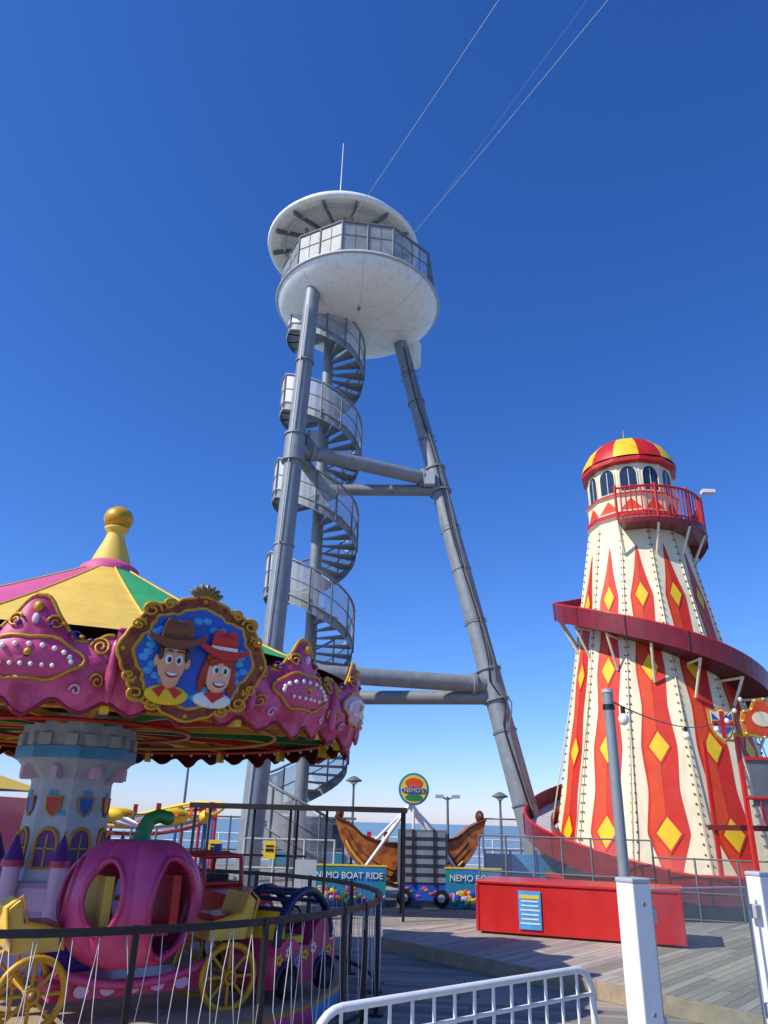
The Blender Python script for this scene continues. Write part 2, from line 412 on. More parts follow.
for i in range(14):
    a=i*2*math.pi/14
    b.box(RC+V3(1.6*math.cos(a),1.6*math.sin(a),.12),(2.1,.07,.16),'grey',U=V3(math.cos(a)*.97,math.sin(a)*.97,-.2).normalized(),V=V3(.2*math.cos(a),.2*math.sin(a),.97).normalized())
for rr,zz in((1.2,.2),(2.2,.0)):
    b.tube([RC+V3(rr*math.cos(rad(t*7.5)),rr*math.sin(rad(t*7.5)),zz) for t in range(48)],.05,'steel_lt',6,True)
for i in range(7):
    a=i*2*math.pi/7+.3; p=RC+V3(1.75*math.cos(a),1.75*math.sin(a),0)
    b.cyl((p.x+.3,p.y,19.0),p,.07,'steel',seg=10)
b.cyl((RC.x+.4,22,18.9),(RC.x+.2,22,22.0),.28,'steel_lt',seg=20)
b.box((RC.x+1.1,22.2,20),(.8,1.2,1.7),'steel_lt')
b.cyl((-2.04,22,22.5),(-2.04,22,27.1),.03,'whitepaint',r2=.015,seg=6)
b.cyl((RC.x,22,22.5),(RC.x,22,22.65),.25,'whitepaint',seg=16)
b.fin('pod_roof_frame',zt)
# wires
zw=empty('zip_wires',(0,20,20)); b=B()
def wire(p,q,r_):
    p=Vector(p);q=Vector(q);e=p+(q-p)*4.2; pts=[]
    for i in range(13):
        t=i/12; c=p+(e-p)*t; pts.append(c-Z*(4*t*(1-t))*.6+Z*.6*4*(.24*.76)*t)
    b.tube(pts,r_,'wire',6)
wire((-1.6,20.1,20.9),(2.05,10.4,18.1),.0095); wire((.6,20.3,20.6),(4.25,10.5,18.1),.0095)
wire((.75,20.4,20.8),(3.9,10.6,18.3),.003)
b.fin('steel_cables',zw)
# ---------------------------------------------------------------- HELTER SKELTER
HC=V3(7.3,20,0); hs=empty('helter_skelter',HC)
TOP=9.6
def tr(z): return 1.28+(TOP-z)*.182+(.25*max(0,(1.6-z)/1.6)**2)
NS=12; A0=rad(-110+15)
def hF(k,u,z,off):
    r_=tr(z); a=A0+k*2*math.pi/NS; c=A0+(k+1)*2*math.pi/NS; m=(a+c)/2
    p=V3(r_*math.cos(a),r_*math.sin(a),z); q=V3(r_*math.cos(c),r_*math.sin(c),z)
    return HC+p+(q-p)*(u+1)/2+V3(math.cos(m),math.sin(m),.17)*off
b=B(); zs=[.15+i*(TOP-.15)/24 for i in range(25)]
for k in range(NS):
    vs=[];fs=[]
    for z in zs: vs+=[hF(k,-1,z,0),hF(k,1,z,0)]
    for i in range(24): fs.append([2*i,2*i+1,2*i+3,2*i+2])
    b.add(vs,fs,'cream')
b.fin('tower_body',hs)
b=B()
def tri(x): x=x%1; return 1-4*abs(x-.5)
def ww(z):
    if z>8.8: return 0
    q=(z-7.25)/1.9
    wv=.57+.065*(.4*math.cos(q*2*math.pi)+.6*-tri(q))
    if z>7.3: wv*=max(0,(8.8-z)/1.5)**.85
    if z<1.6: wv*=.25+.75*(z-.5)/1.1 if z>.5 else .25
    return wv
zz=[.5+i*(8.8-.5)/110 for i in range(111)]
for k in range(NS):
    for sc_,off,kk,sh in((1,.006,'stripe',0),(.4,.012,'orange',-.45)):
        vs=[];fs=[]
        for z in zz:
            h=ww(z)*sc_; s_=sh*ww(z); vs+=[hF(k,-h+s_,z,off),hF(k,h+s_,z,off)]
        for i in range(110): fs.append([2*i,2*i+1,2*i+3,2*i+2])
        b.add(vs,fs,kk)
    for z in(7.3,5.35,3.45,1.6):
        h=.36; dz=.34
        for q,kk,of in((1.22,'stripe',.018),(1.0,'yellow',.024)):
            b.add([hF(k,0,z-dz*q,of),hF(k,h*q,z,of),hF(k,0,z+dz*q,of),hF(k,-h*q,z,of)],[[0,1,2,3]],kk)
b.fin('painted_stripes',hs,recalc=False)
b=B()
for k in range(NS):
    b.tube([hF(k,-1,.2,.01),hF(k,-1,5,.01),hF(k,-1,TOP-.1,.01)],.018,'cream',4)
    for i in range(44):
        z=.6+i*.203
        for u in(-.93,.93): b.sph(hF(k,u,z,.015),.024,'bronze',6,4)
b.fin('edge_lights',hs)
b=B(); LZ=TOP-10.0
H2=HC+Z*LZ
b.lathe(H2,[(1.28,10.0),(1.36,10.08),(1.36,10.2),(1.27,10.24),(1.27,10.68),(1.33,10.72),(1.33,10.78),(1.2,10.8),(1.2,11.72)],'cream',12,False,A0,lambda i,j:'red' if j in(1,5) else 'cream')
b.lathe(H2,[(1.22,11.7),(1.38,11.74),(1.38,11.86),(1.25,11.9)],'red',12,False,A0)
b.lathe(H2,[(1.36,11.9),(1.3,12.1),(1.12,12.42),(.85,12.68),(.5,12.86),(.16,12.95),(.01,12.97)],'red',36,True,A0,lambda i,j:'yellow' if (i//3)%2 else 'red')
b.sph(H2+Z*13.0,.09,'gold'); b.cyl(H2+Z*13.0,H2+Z*13.4,.02,'gold',r2=.008)
for k in range(NS):
    a=A0+(k+.5)*2*math.pi/NS; n=V3(math.cos(a),math.sin(a),0);u=V3(-math.sin(a),math.cos(a),0)
    O=H2+n*(1.2*math.cos(math.pi/12)+.005)
    arch=[(-.24,10.86),(.24,10.86)]+[(.24*math.cos(rad(t)),11.36+.28*math.sin(rad(t))) for t in range(0,181,20)]
    b.plate(O,u,Z,n,arch,.008,'winglass')
    b.tube([O+u*x_+Z*z_+n*.01 for x_,z_ in arch],.02,'cream',5,True)
    b.box(O+n*.012+Z*11.2,(.018,.012,.7),'cream',U=u,V=Z)
    c=H2+n*(1.27*math.cos(math.pi/12)+.004)
    b.plate(c,u,Z,n,[(-.3,10.28),(0,10.62),(.3,10.28)],.006,'orange')
b.fin('lantern_room',hs)
b=B(); BF=9.35
aa=[rad(t) for t in range(238,386,6)]
for a,c in zip(aa[:-1],aa[1:]):
    vs=[HC+V3(r_*math.cos(t),r_*math.sin(t),z_) for t in(a,c) for r_ in(1.2,1.92) for z_ in(BF-.12,BF)]
    b.add(vs,[[0,4,6,2],[1,3,7,5],[2,6,7,3]],'maroon')
for dz,rr in((.92,.035),(.1,.025)): b.tube([HC+V3(1.88*math.cos(a),1.88*math.sin(a),BF+dz) for a in aa],rr,'red',6)
for a in [rad(238+i*4.1) for i in range(37)]:
    b.cyl(HC+V3(1.88*math.cos(a),1.88*math.sin(a),BF),HC+V3(1.88*math.cos(a),1.88*math.sin(a),BF+.9),.02,'red',seg=6)
for t in(238,270,300,330,360,384):
    a=rad(t); d=V3(math.cos(a),math.sin(a),0); b.cyl(HC+d*1.88+Z*BF,HC+d*1.88+Z*(BF+1.0),.04,'red',seg=8)
    b.cyl(HC+d*1.5+Z*(BF-.85),HC+d*1.85+Z*(BF-.13),.035,'cream',seg=8)
b.box(HC+V3(2.1*math.cos(rad(330)),2.1*math.sin(rad(330)),10.5),(.35,.2,.1),'whitepaint')
b.fin('balcony',hs)
def szl(t): 
    z=9.3-.0125*t if t<180 else 7.05-.0151*(t-180)
    return max(.5,z)
b=B(); secs=[]
T=list(range(0,631,5))
for t in T:
    z=szl(t); ri=tr(z)+.03+max(0,t-520)*.006; ro=ri+.66; a=rad(t)
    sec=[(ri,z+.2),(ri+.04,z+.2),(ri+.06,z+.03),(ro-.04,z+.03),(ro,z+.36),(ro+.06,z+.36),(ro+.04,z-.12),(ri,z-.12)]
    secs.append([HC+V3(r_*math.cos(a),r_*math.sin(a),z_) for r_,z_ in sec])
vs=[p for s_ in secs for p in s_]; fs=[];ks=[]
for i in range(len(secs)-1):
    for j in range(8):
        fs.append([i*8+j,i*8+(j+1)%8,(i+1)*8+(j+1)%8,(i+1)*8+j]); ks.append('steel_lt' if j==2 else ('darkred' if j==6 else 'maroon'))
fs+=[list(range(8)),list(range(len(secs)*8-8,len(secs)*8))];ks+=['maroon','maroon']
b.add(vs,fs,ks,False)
b.tube([s_[4]+(s_[5]-s_[4])*.5+Z*.015 for s_ in secs],.03,'red',6)
for s_ in secs[::6]:
    b.cyl(s_[5]+Z*.01,s_[6],.025,'darkred',seg=6)
b.fin('spiral_slide',hs)
b=B()
for t in range(12,560,24):
    z=szl(t); a=rad(t); d=V3(math.cos(a),math.sin(a),0)
    b.cyl(HC+d*(tr(z)+.62)+Z*(z-.14),HC+d*(tr(z-1.0)-.02)+Z*(z-1.0),.035,'cream',seg=8)
    b.cyl(HC+d*(tr(z)+.62)+Z*(z-.17),HC+d*tr(z)+Z*(z-.17),.035,'cream',seg=8)
b.fin('slide_brackets',hs)
b=B()
b.lathe(HC,[(3.75,0),(3.75,.32),(3.7,.36),(3.1,.38)],'darkred',24,False)
b.tube([HC+V3(3.2*math.cos(rad(t*10)),3.2*math.sin(rad(t*10)),.62) for t in range(36)],.07,'red',8,True)
b.lathe(HC,[(3.22,.38),(3.18,.62),(3.0,.66)],'maroon',24,False)
b.fin('base_plinth',hs,bevel=0)
b=B(); 
px,py=7.9,15.3
b.box((px,py+.5,1.75),(2.1,1.5,.1),'darkred')
for x_,y_ in((6.95,14.85),(8.85,14.85),(6.95,16.4),(8.85,16.4)): b.box((x_,y_,.85+.9),(.08,.08,3.4),'red')
b.box((7.75,14.83,2.55),(1.35,.04,.85),'grey'); b.box((7.75,14.80,2.98),(1.45,.05,.06),'red')
for i in range(9): b.cyl((6.95+i*.235,14.78,1.8),(6.95+i*.235,14.78,2.25),.015,'red',seg=6)
b.cyl((6.93,14.78,2.27),(8.9,14.78,2.27),.03,'red'); 
for i in range(10): b.box((9.1+i*.26,15.6,1.66-i*.17),(.27,1.0,.04),'wood')
b.box((8.0,14.8,3.42),(2.2,.06,.08),'gold')
b.fin('entrance_porch',hs,bevel=.005)
b=B()
U=V3(.97,.1,0).normalized(); Nn=V3(U.y,-U.x,0)
sh=[(-.27,.3),(-.12,.27),(0,.34),(.12,.27),(.27,.3),(.25,-.02),(.15,-.24),(0,-.36),(-.15,-.24),(-.25,-.02)]
O=V3(6.62,14.7,3.58)
b.plate(O,U,Z,Nn,sh,.04,'gold'); b.plate(O+Nn*.04,U,Z,Nn,[(x_*.85,y_*.85) for x_,y_ in sh],.01,'cream')
b.box(O+Nn*.056,(.09,.012,.5),'red',U=U,V=Z); b.box(O+Nn*.058+Z*.02,(.42,.012,.09),'red',U=U,V=Z)
for sx_ in(-1,1):
    for sy_ in(-1,1): b.plate(O+Nn*.051,U,Z,Nn,[(sx_*.06,sy_*.07+.02),(sx_*.2,sy_*.07+.02),(sx_*.06 if sy_<0 else sx_*.2,sy_*.2+.02)],.006,'blue')
O2=V3(7.4,14.7,3.7)
o2=[(-.4,-.3),(-.44,-.05),(-.38,.15),(-.2,.2),(-.1,.38),(.1,.42),(.25,.22),(.42,.15),(.46,-.05),(.4,-.3),(0,-.36)]
b.plate(O2,U,Z,Nn,o2,.04,'gold'); b.plate(O2+Nn*.04,U,Z,Nn,[(x_*.84,y_*.84) for x_,y_ in o2],.01,'orange')
b.plate(O2+Nn*.05,U,Z,Nn,ell(.2,.14,18),.01,'cream')
for x_,y_ in o2: b.sph(O2+U*x_*.92+Z*y_*.92+Nn*.05,.02,'bulb',6,4)
b.cyl((6.62,14.74,3.3),(6.95,14.85,3.3),.02,'gold'); b.box((7.9,14.75,2.5),(.35,.02,.5),'cream')
b.fin('shield_signs',hs)
# ---------------------------------------------------------------- CAROUSEL
CC=V3(-3.39,8.8,0); ca=empty('carousel',CC)
R=3.03
def cp(t,r_,z): a=rad(t); return CC+V3(r_*math.cos(a),r_*math.sin(a),z)
b=B()
b.lathe(CC,[(3.12,.03),(3.12,.2),(3.08,.22),(.01,.22)],'pink',64,False,0,lambda i,j:(['skyblue','yellow','green','pink'][(i//3)%4] if j==0 else ('gold' if j==1 else 'beam')))
b.lathe(CC,[(2.9,.01),(3.0,.03),(3.12,.03)],'dark',48)
b.fin('platform',ca)
b=B(); prof=[]
for i in range(9):
    t=i/8; r_=3.08+(.12-3.08)*t; prof.append((r_,3.1+1.46*(t**1.1)))
order=['tentgreen','tentpink','tentyellow']
b.lathe(CC,prof,'tentpink',60,False,rad(-75-15),lambda i,j:order[((i//5)+2)%3])
b.fin('tent_roof',ca)
b=B()
for i in range(12):
    t=-90+i*30; b.tube([cp(t,r_+.0,z_+.006) for r_,z_ in prof],.012,'tentyellow',5)
b.fin('roof_seams',ca)
b=B()
b.lathe(CC,[(.36,4.42),(.35,4.5),(.3,4.54),(.24,4.58)],'tentpink',24)
b.lathe(CC,[(.24,4.58),(.2,4.7),(.14,4.85),(.11,4.95),(.10,5.0),(.14,5.02),(.15,5.05),(.11,5.07)],'tentyellow',24)
b.lathe(CC,[(.11,5.07),(.16,5.1),(.18,5.16),(.18,5.21),(.15,5.28),(.08,5.33),(.01,5.34)],'gold',24)
b.fin('roof_finial',ca)
b=B(); bt=B(); bb=B()
SEG=22.5; base=-55-SEG/2
def ztop(u,kind):
    if kind==0: return 3.1
    return 2.97+.27*math.exp(-((u-.5)/.2)**2)+.06*math.cos((u-.5)*4*math.pi)+.02*abs(math.sin(u*8*math.pi))
def zbot(u,kind): return 2.47+.045*math.cos(u*6*math.pi)-.04*math.exp(-((u-.5)/.1)**2)
def bulge(v): return .10*math.sin(math.pi*v)+.08*v
def rimR(u,v,kind): return R+bulge(v)-.035*math.cos(2*math.pi*u)+.012*math.cos(u*18*math.pi)*(1-v)
for i in range(16):
    kind=0 if i%4==0 else 1
    nU=36;nV=8; vs=[];fs=[]
    for side,dr in((0,0),(1,-.03)):
        for a in range(nU+1):
            u=a/nU
            for v_ in range(nV+1):
                v=v_/nV; z=zbot(u,kind)+(ztop(u,kind)-zbot(u,kind))*v
                vs.append(cp(base+(i+u)*SEG,rimR(u,v,kind)+dr,z))
    n1=(nU+1)*(nV+1)
    ks=[]
    for side in(0,1):
        for a in range(nU):
            for v_ in range(nV):
                o=side*n1+a*(nV+1)+v_; fs.append([o,o+nV+1,o+nV+2,o+1]); ks.append(('boardpink' if side==0 else 'darkred'))
    b.add(vs,fs,ks,True)
    bt.tube([cp(base+(i+a/nU)*SEG,rimR(a/nU,1,kind)+.0,ztop(a/nU,kind)) for a in range(nU+1)],.018,'gold' if kind else 'pink',6)
    bt.tube([cp(base+(i+a/nU)*SEG,rimR(a/nU,0,kind)+.0,zbot(a/nU,kind)) for a in range(nU+1)],.017,'hat',6)
    if kind:
        def sp(u,z,o=.02):
            v=(z-zbot(u,1))/(ztop(u,1)-zbot(u,1)); return cp(base+(i+u)*SEG,rimR(u,v,1)+o,z)
        nn=32
        rings=[[sp(.5+.31*q*math.cos(2*math.pi*k/nn),2.80+.16*q*math.sin(2*math.pi*k/nn),.012+.03*(1-q*q)) for k in range(nn)] for q in(1,.8,.55,.3,.05)]
        vs=[p for rg in rings for p in rg]; fs=[[j*nn+k,j*nn+(k+1)%nn,(j+1)*nn+(k+1)%nn,(j+1)*nn+k] for j in range(4) for k in range(nn)]
        b.add(vs,fs,'pink' if i%2 else 'lilac',True)
        bt.tube([sp(.5+.31*math.cos(2*math.pi*k/nn)*(1+.06*math.cos(4*math.pi*k/nn*2)),2.80+.165*math.sin(2*math.pi*k/nn)*(1+.08*math.cos(12*math.pi*k/nn)),.02) for k in range(nn)],.014,'gold',6,True)
        for k in range(11):
            a=math.pi*k/10; bb.sph(sp(.5+.25*math.cos(a),2.78+.11*math.sin(a),.04),.021,'bulb',8,6)
        for k in range(6):
            bb.sph(sp(.5-.15+.06*k,2.74,.045),.018,'bulb',8,6)
        for s_ in(-1,1):
            for (cu_,cz_,r0,tw,kk,rr_) in ((.41,2.93,.085,3.4,'gold',.012),(.42,2.66,.06,2.8,'gold',.010),(.12,3.08,.065,2.8,'gold',.011),(.25,3.0,.05,2.4,'purple',.010),(.3,2.58,.045,2.2,'lilac',.009)):
                pts=[]
                for k in range(20):
                    q=k/19; an=q*tw*math.pi+ (0 if s_>0 else .4); r2_=r0*(1-q*.8)
                    pts.append(sp(.5+s_*(cu_-r2_*.75*math.cos(an)),cz_+r2_*math.sin(an),.02))
                bt.tube(pts,rr_,kk,5)
            for k in range(5):
                c=sp(.5+s_*(.1+k*.06),3.04+.02*k*(1 if k<2 else -1)+.02,.015); bt.sph(c,(.03,.02,.018),'gold' if k%2 else 'purple',8,5)
        bt.sph(sp(.5,3.2,.012),(.04,.03,.045),'gold',10,6); bt.sph(sp(.5,3.1,.01),(.03,.02,.045),'lilac',10,6); bt.sph(sp(.5,2.83,.04),.03,'gold',10,6)
    c=cp(base+i*SEG,R+.10,2.75)
    bt.sph(c,(.05,.05,.26),'boardpink',10,8)
b.fin('rounding_boards',ca,recalc=False); bt.fin('board_scrollwork',ca); bb.fin('board_bulbs',ca)
def facepanel(th,nm):
    b=B(); a=rad(th); Nn=V3(math.cos(a),math.sin(a),.0); U=V3(-math.sin(a),math.cos(a),0); V=(Z*.985+Nn*.17).normalized(); N2=U.cross(V)*1.0
    if N2.dot(Nn)<0: N2=-N2
    O=cp(th,R+.17,2.92)
    out=[];
    for k in range(96):
        t=2*math.pi*k/96; m=1+.05*math.cos(8*t)+.03*math.cos(4*t)+ .018*math.cos(24*t); e=.8
        cx=abs(math.cos(t))**e*(1 if math.cos(t)>0 else -1); sy=abs(math.sin(t))**e*(1 if math.sin(t)>0 else -1)
        out.append((.59*m*cx,.465*m*sy))
    b.plate(O,U,V,N2,out,.04,'wine')
    b.tube([O+U*x_+V*y_+N2*.04 for x_,y_ in out],.014,'gold',6,True)
    for k in range(0,96,4):
        x_,y_=out[k]; b.sph(O+U*x_*.93+V*y_*.92+N2*.04,(.022,.015,.022),'hat' if k%8 else 'gold',8,5,U,V,N2)
    # corner scrolls of the frame
    for sx_ in(-1,1):
        for sy_ in(-1,1):
            for r0,dx,dy in((.085,.44,.33),(.06,.52,.2),(.06,.3,.4)):
                pts=[]
                for k in range(18):
                    q=k/17; an=q*2.8*math.pi; rr=r0*(1-q*.8)
                    pts.append(O+N2*.05+U*sx_*(dx-rr*math.cos(an))+V*sy_*(dy+rr*math.sin(an)*.8))
                b.tube(pts,.013,'gold',5)
    b.plate(O+N2*.04,U,V,N2,[(x_*.83,y_*.83) for x_,y_ in out],.008,'gold')
    b.plate(O+N2*.05,U,V,N2,[(x_*.78,y_*.78) for x_,y_ in out],.008,'blue')
    F=O+N2*.06
    random.seed(3)
    for k in range(34):
        t=2*math.pi*k/34; b.sph(F+U*(.33+.08*random.random())*math.cos(t)*1.1+V*(.24+.08*random.random())*math.sin(t),(.045,.006,.03),'skyblue',8,6,U,V,N2)
    for k in range(7):
        t=rad(30+k*20); b.sph(O+V*.47+U*.09*math.cos(t)*1.2+V*.09*math.sin(t)+N2*.03,(.025,.03,.065),'bronze',8,6,(U*math.sin(t)-V*math.cos(t)),(U*math.cos(t)+V*math.sin(t)),N2)
    KX,KY=1.08,1.14
    def e(x_,y_,rx,rz,k,d=.02,o=0.02,rot=0):
        x_,y_,rx,rz=x_*KX*.95,y_*KY,rx*KX,rz*KY
        c=math.cos(rot);s_=math.sin(rot); b.sph(F+U*x_+V*y_+N2*o,(rx,d,rz),k,20,10,U*c+V*s_,-U*s_+V*c,N2)
    def pl(pts,o,th_,k): b.plate(F+N2*o,U,V,N2,[(x_*KX*1.0,y_*KY) for x_,y_ in pts],th_,k)
    e(-.19,-.28,.17,.07,'yellow',.02,.0); e(.19,-.28,.16,.06,'whitepaint',.02,0)
    pl([(-.3,-.25),(-.24,-.3),(-.2,-.22),(-.12,-.3),(-.07,-.25),(-.19,-.2)],.015,.012,'red')
    pl([(.1,-.24),(.18,-.3),(.27,-.24),(.19,-.2)],.015,.012,'red')
    e(-.2,-.05,.112,.15,'skin',.04,.02); e(-.195,-.15,.072,.085,'skin',.04,.028)
    e(-.32,-.05,.026,.04,'skin',.02,.02); e(-.075,-.05,.026,.04,'skin',.02,.02)
    e(-.3,.0,.02,.05,'brown',.03,.03); e(-.095,.0,.02,.05,'brown',.03,.03); e(-.2,.07,.12,.05,'brown',.04,.02)
    def cowhat(cx,cy,w_,k,band,tilt):
        top_=[];bot=[]
        for i in range(17):
            x_=-1+i/8; up=.5*abs(x_)**2.2*w_*.42
            top_.append((cx+x_*w_,cy+up+.030+tilt*x_)); bot.append((cx+x_*w_*.98,cy+up-.028*(1-x_*x_)-.004+tilt*x_))
        pl(bot+top_[::-1],.055,.022,k)
        crown=[(cx-w_*.55,cy+.02),(cx+w_*.55,cy+.02),(cx+w_*.5,cy+.13),(cx+w_*.38,cy+.175),(cx+w_*.2,cy+.18),(cx,cy+.155),(cx-w_*.2,cy+.18),(cx-w_*.38,cy+.175),(cx-w_*.5,cy+.13)]
        pl(crown,.03,.03,k)
        pl([(cx-w_*.54,cy+.035),(cx+w_*.54,cy+.035),(cx+w_*.53,cy+.06),(cx-w_*.53,cy+.06)],.061,.006,band)
        e(cx/.95,cy+.10,w_*.46,.062,k,.03,.045)
    cowhat(-.19,.075,.225,'hatbrown','brown',.012)
    e(.31,-.10,.045,.14,'hair',.03,.012,rot=.15); e(.085,-.10,.04,.13,'hair',.03,.012,rot=-.15)
    e(.2,-.09,.108,.14,'skin2',.04,.022); e(.2,-.165,.068,.06,'skin2',.04,.03)
    e(.2,.02,.12,.05,'hair',.04,.025); e(.14,-.005,.05,.035,'hair',.03,.045,rot=.5); e(.26,-.005,.05,.035,'hair',.03,.045,rot=-.5)
    cowhat(.19,.045,.205,'red','whitepaint',-.012)
    for cx,cy,iris in((-.2,-.035,'brown'),(.2,-.065,'green')):
        for s_ in(-1,1):
            e(cx+s_*.042,cy,.030,.036,'whitepaint',.010,.060); e(cx+s_*.038,cy-.003,.016,.020,iris,.008,.068); e(cx+s_*.037,cy-.003,.009,.011,'black',.006,.073)
            b.tube([F+U*(cx*.95+s_*(.016+.018*k))*KX+V*(cy+.052+.010*math.sin(k*1.05))*KY+N2*.064 for k in range(4)],.006,'brown' if cx<0 else 'hair',5)
        e(cx,cy-.045,.013,.02,'skin' if cx<0 else 'skin2',.022,.062)
        ms=.05
        m=[((cx*.95/1+ms*math.cos(rad(t))),(cy-.088-.036*abs(math.sin(rad(t))))) for t in range(180,361,15)]
        pl(m,.062,.008,'hat')
        m=[((cx*.95+ms*.86*math.cos(rad(t))),(cy-.090-.019*abs(math.sin(rad(t))))) for t in range(180,361,15)]
        pl(m,.070,.004,'whitepaint')
    b.fin(nm,ca)
for i in range(4): facepanel(-55+i*90,'cartoon_face_panel' )
b=B()
b.lathe(CC,[(3.0,2.62),(2.5,2.68),(1.6,2.74),(.5,2.76)],'red',48,False,0,lambda i,j:['red','green','tentyellow','darkred'][(i+j)%4] if j<2 else ['darkred','green'][i%2])
b.fin('canopy_underside',ca)
b=B()
for i in range(16):
    t=base+i*SEG; b.box((cp(t,1.75,2.62)),(2.6,.05,.07),['gold','green','red'][i%3],U=V3(math.cos(rad(t)),math.sin(rad(t)),0),V=Z)
    b.box(cp(t,2.93,2.52),(.1,.07,.16),'yellow',U=V3(math.cos(rad(t)),math.sin(rad(t)),0),V=Z)
for rr in(1.2,2.2,2.9): b.tube([cp(k*7.5,rr,2.57) for k in range(48)],.022,'red' if rr!=2.2 else 'gold',6,True)
for k in range(60): 
    b.sph(cp(k*6,2.9,2.54),.022,'bulb',6,4)
b.fin('canopy_spokes',ca)
b=B(); a8=rad(22.5)
b.lathe(CC,[(.62,.22),(.66,.3),(.66,.75),(.6,.8),(.56,1.0),(.5,1.05)],'purple',8,False,a8,lambda i,j:'lilac' if i%2 else 'purple')
b.lathe(CC,[(.46,1.05),(.42,2.0),(.44,2.05)],'stone',8,False,a8)
b.lathe(CC,[(.44,2.05),(.6,2.22),(.64,2.24),(.64,2.36),(.6,2.38),(.6,2.7)],'stone',8,False,a8,lambda i,j:'skyblue' if j==2 else 'stone')
for i in range(8):
    a=a8+rad(22.5)+i*math.pi/4; n=V3(math.cos(a),math.sin(a),0);u=V3(-math.sin(a),math.cos(a),0)
    O=CC+n*(.44*math.cos(math.pi/8)+.005)
    ar=[(-.11,1.18),(.11,1.18)]+[(.11*math.cos(rad(t)),1.42+.13*math.sin(rad(t))) for t in range(0,181,20)]
    b.plate(O-n*.01,u,Z,n,ar,.02,'purple'); b.tube([O+u*x_+Z*z_+n*.012 for x_,z_ in ar],.018,'gold',5,True)
    b.box(O+n*.014+Z*1.34,(.015,.01,.3),'gold',U=u,V=Z); b.box(O+n*.014+Z*1.36,(.2,.01,.015),'gold',U=u,V=Z)
    sh2=[(-.08,1.86),(.08,1.86),(.07,1.74),(0,1.67),(-.07,1.74)]
    b.plate(O-n*.02,u,Z,n,sh2,.03,'red' if i%2 else 'blue'); b.tube([O+u*x_+Z*z_+n*.01 for x_,z_ in sh2],.01,'gold',5,True)
    for k in range(5): b.box(O-n*.015+u*random.uniform(-.12,.12)+Z*(1.1+k*.2),(.09,.012,.05),'skyblue',U=u,V=Z)
    b.box(CC+n*.5+Z*2.1,(.07,.16,.12),'lilac',U=u,V=Z)
    for q in(-.14,.14): b.box(CC+n*.57+u*q+Z*2.43,(.12,.06,.12),'stone',U=u,V=Z)
    a2=a8+i*math.pi/4; tc_=CC+V3(.62*math.cos(a2),.62*math.sin(a2),0)
    b.cyl(tc_+Z*.6,tc_+Z*1.2,.085,'lilac',seg=10); b.cyl(tc_+Z*1.2,tc_+Z*1.26,.11,'hotpink',seg=10); b.cyl(tc_+Z*1.26,tc_+Z*1.5,.1,'purple',r2=.005,seg=10); b.sph(tc_+Z*1.51,.02,'gold',8,6)
b.fin('castle_column',ca)
def wheel(b,c,ax,r_,k='gold',spk=8,w_=.035):
    c=Vector(c);ax=Vector(ax).normalized(); u=ax.cross(Z).normalized(); v=u.cross(ax)
    b.tube([c+(u*math.cos(t*math.pi/16)+v*math.sin(t*math.pi/16))*r_ for t in range(32)],w_*.75,k,8,True)
    for t in range(spk):
        a=t*2*math.pi/spk; b.cyl(c,c+(u*math.cos(a)+v*math.sin(a))*r_,.014,k,seg=6)
    b.cyl(c-ax*.05,c+ax*.05,.055,k,seg=12); b.sph(c+ax*.05,.035,'bronze',8,6)
T_=V3(.826,.564,0).normalized(); Nc=V3(.564,-.826,0).normalized()
PK=V3(-2.02,6.98,1.04)
b=B(); nP=180; nE=80; rx,rz=.555,.52
def pk(ph,el):
    rib=1+.10*abs(math.cos(ph*5))**.55-.07
    rr=math.cos(el)**.85*rib; zz=math.sin(el)
    dip=-.12*math.exp(-((math.pi/2-abs(el))/.35)**2)*(1 if el>0 else -1)
    return PK+Nc*(rx*rr*math.cos(ph)*.9)+T_*(rx*rr*math.sin(ph))+Z*(rz*zz*(.94+.06*rib)+rz*dip)
ops=[(rad(24),rad(-4),rad(25),rad(42)),(rad(-42),rad(8),rad(17),rad(29)),(rad(180-22),rad(-4),rad(24),rad(42)),(rad(180+42),rad(8),rad(17),rad(29)),(rad(90),rad(10),rad(13),rad(26)),(rad(-90),rad(10),rad(13),rad(26))]
def inop(ph,el):
    for p0,e0,a_,b_ in ops:
        d=(ph-p0+math.pi)%(2*math.pi)-math.pi
        if (d/a_)**2+((el-e0)/b_)**2<1: return True
    return False
vs=[];fs=[]
for j in range(nE+1):
    el=-math.pi/2+.02+(math.pi-.04)*j/nE
    for i in range(nP): vs.append(pk(2*math.pi*i/nP,el))
for j in range(nE):
    for i in range(nP):
        if inop(2*math.pi*(i+.5)/nP,-math.pi/2+.02+(math.pi-.04)*(j+.5)/nE): continue
        fs.append([j*nP+i,j*nP+(i+1)%nP,(j+1)*nP+(i+1)%nP,(j+1)*nP+i])
b.add(vs,fs,'pink',True); b.fin('pumpkin_carriage_body',ca,solid=.025)
b=B()
for p0,e0,a_,b_ in ops:
    b.tube([pk(p0+a_*1.05*math.cos(2*math.pi*k/40),e0+b_*1.05*math.sin(2*math.pi*k/40)) for k in range(40)],.024,'hotpink',6,True)
pts=[PK+Z*.40,PK+Z*.52+T_*.01,PK+Z*.62+T_*.05,PK+Z*.66+T_*.13,PK+Z*.64+T_*.22]
for p,q,r1,r2 in zip(pts[:-1],pts[1:],(.1,.07,.06,.055),(.07,.06,.055,.06)): b.cyl(p,q,r1,'green',r2=r2,seg=10); b.sph(q,r2,'green',10,6)
for k in range(7):
    a=k*2*math.pi/7; d=T_*math.cos(a)+Nc*math.sin(a); b.sph(PK+Z*.44+d*.13,(.13,.05,.03),'green',8,6,d,Z,d.cross(Z))
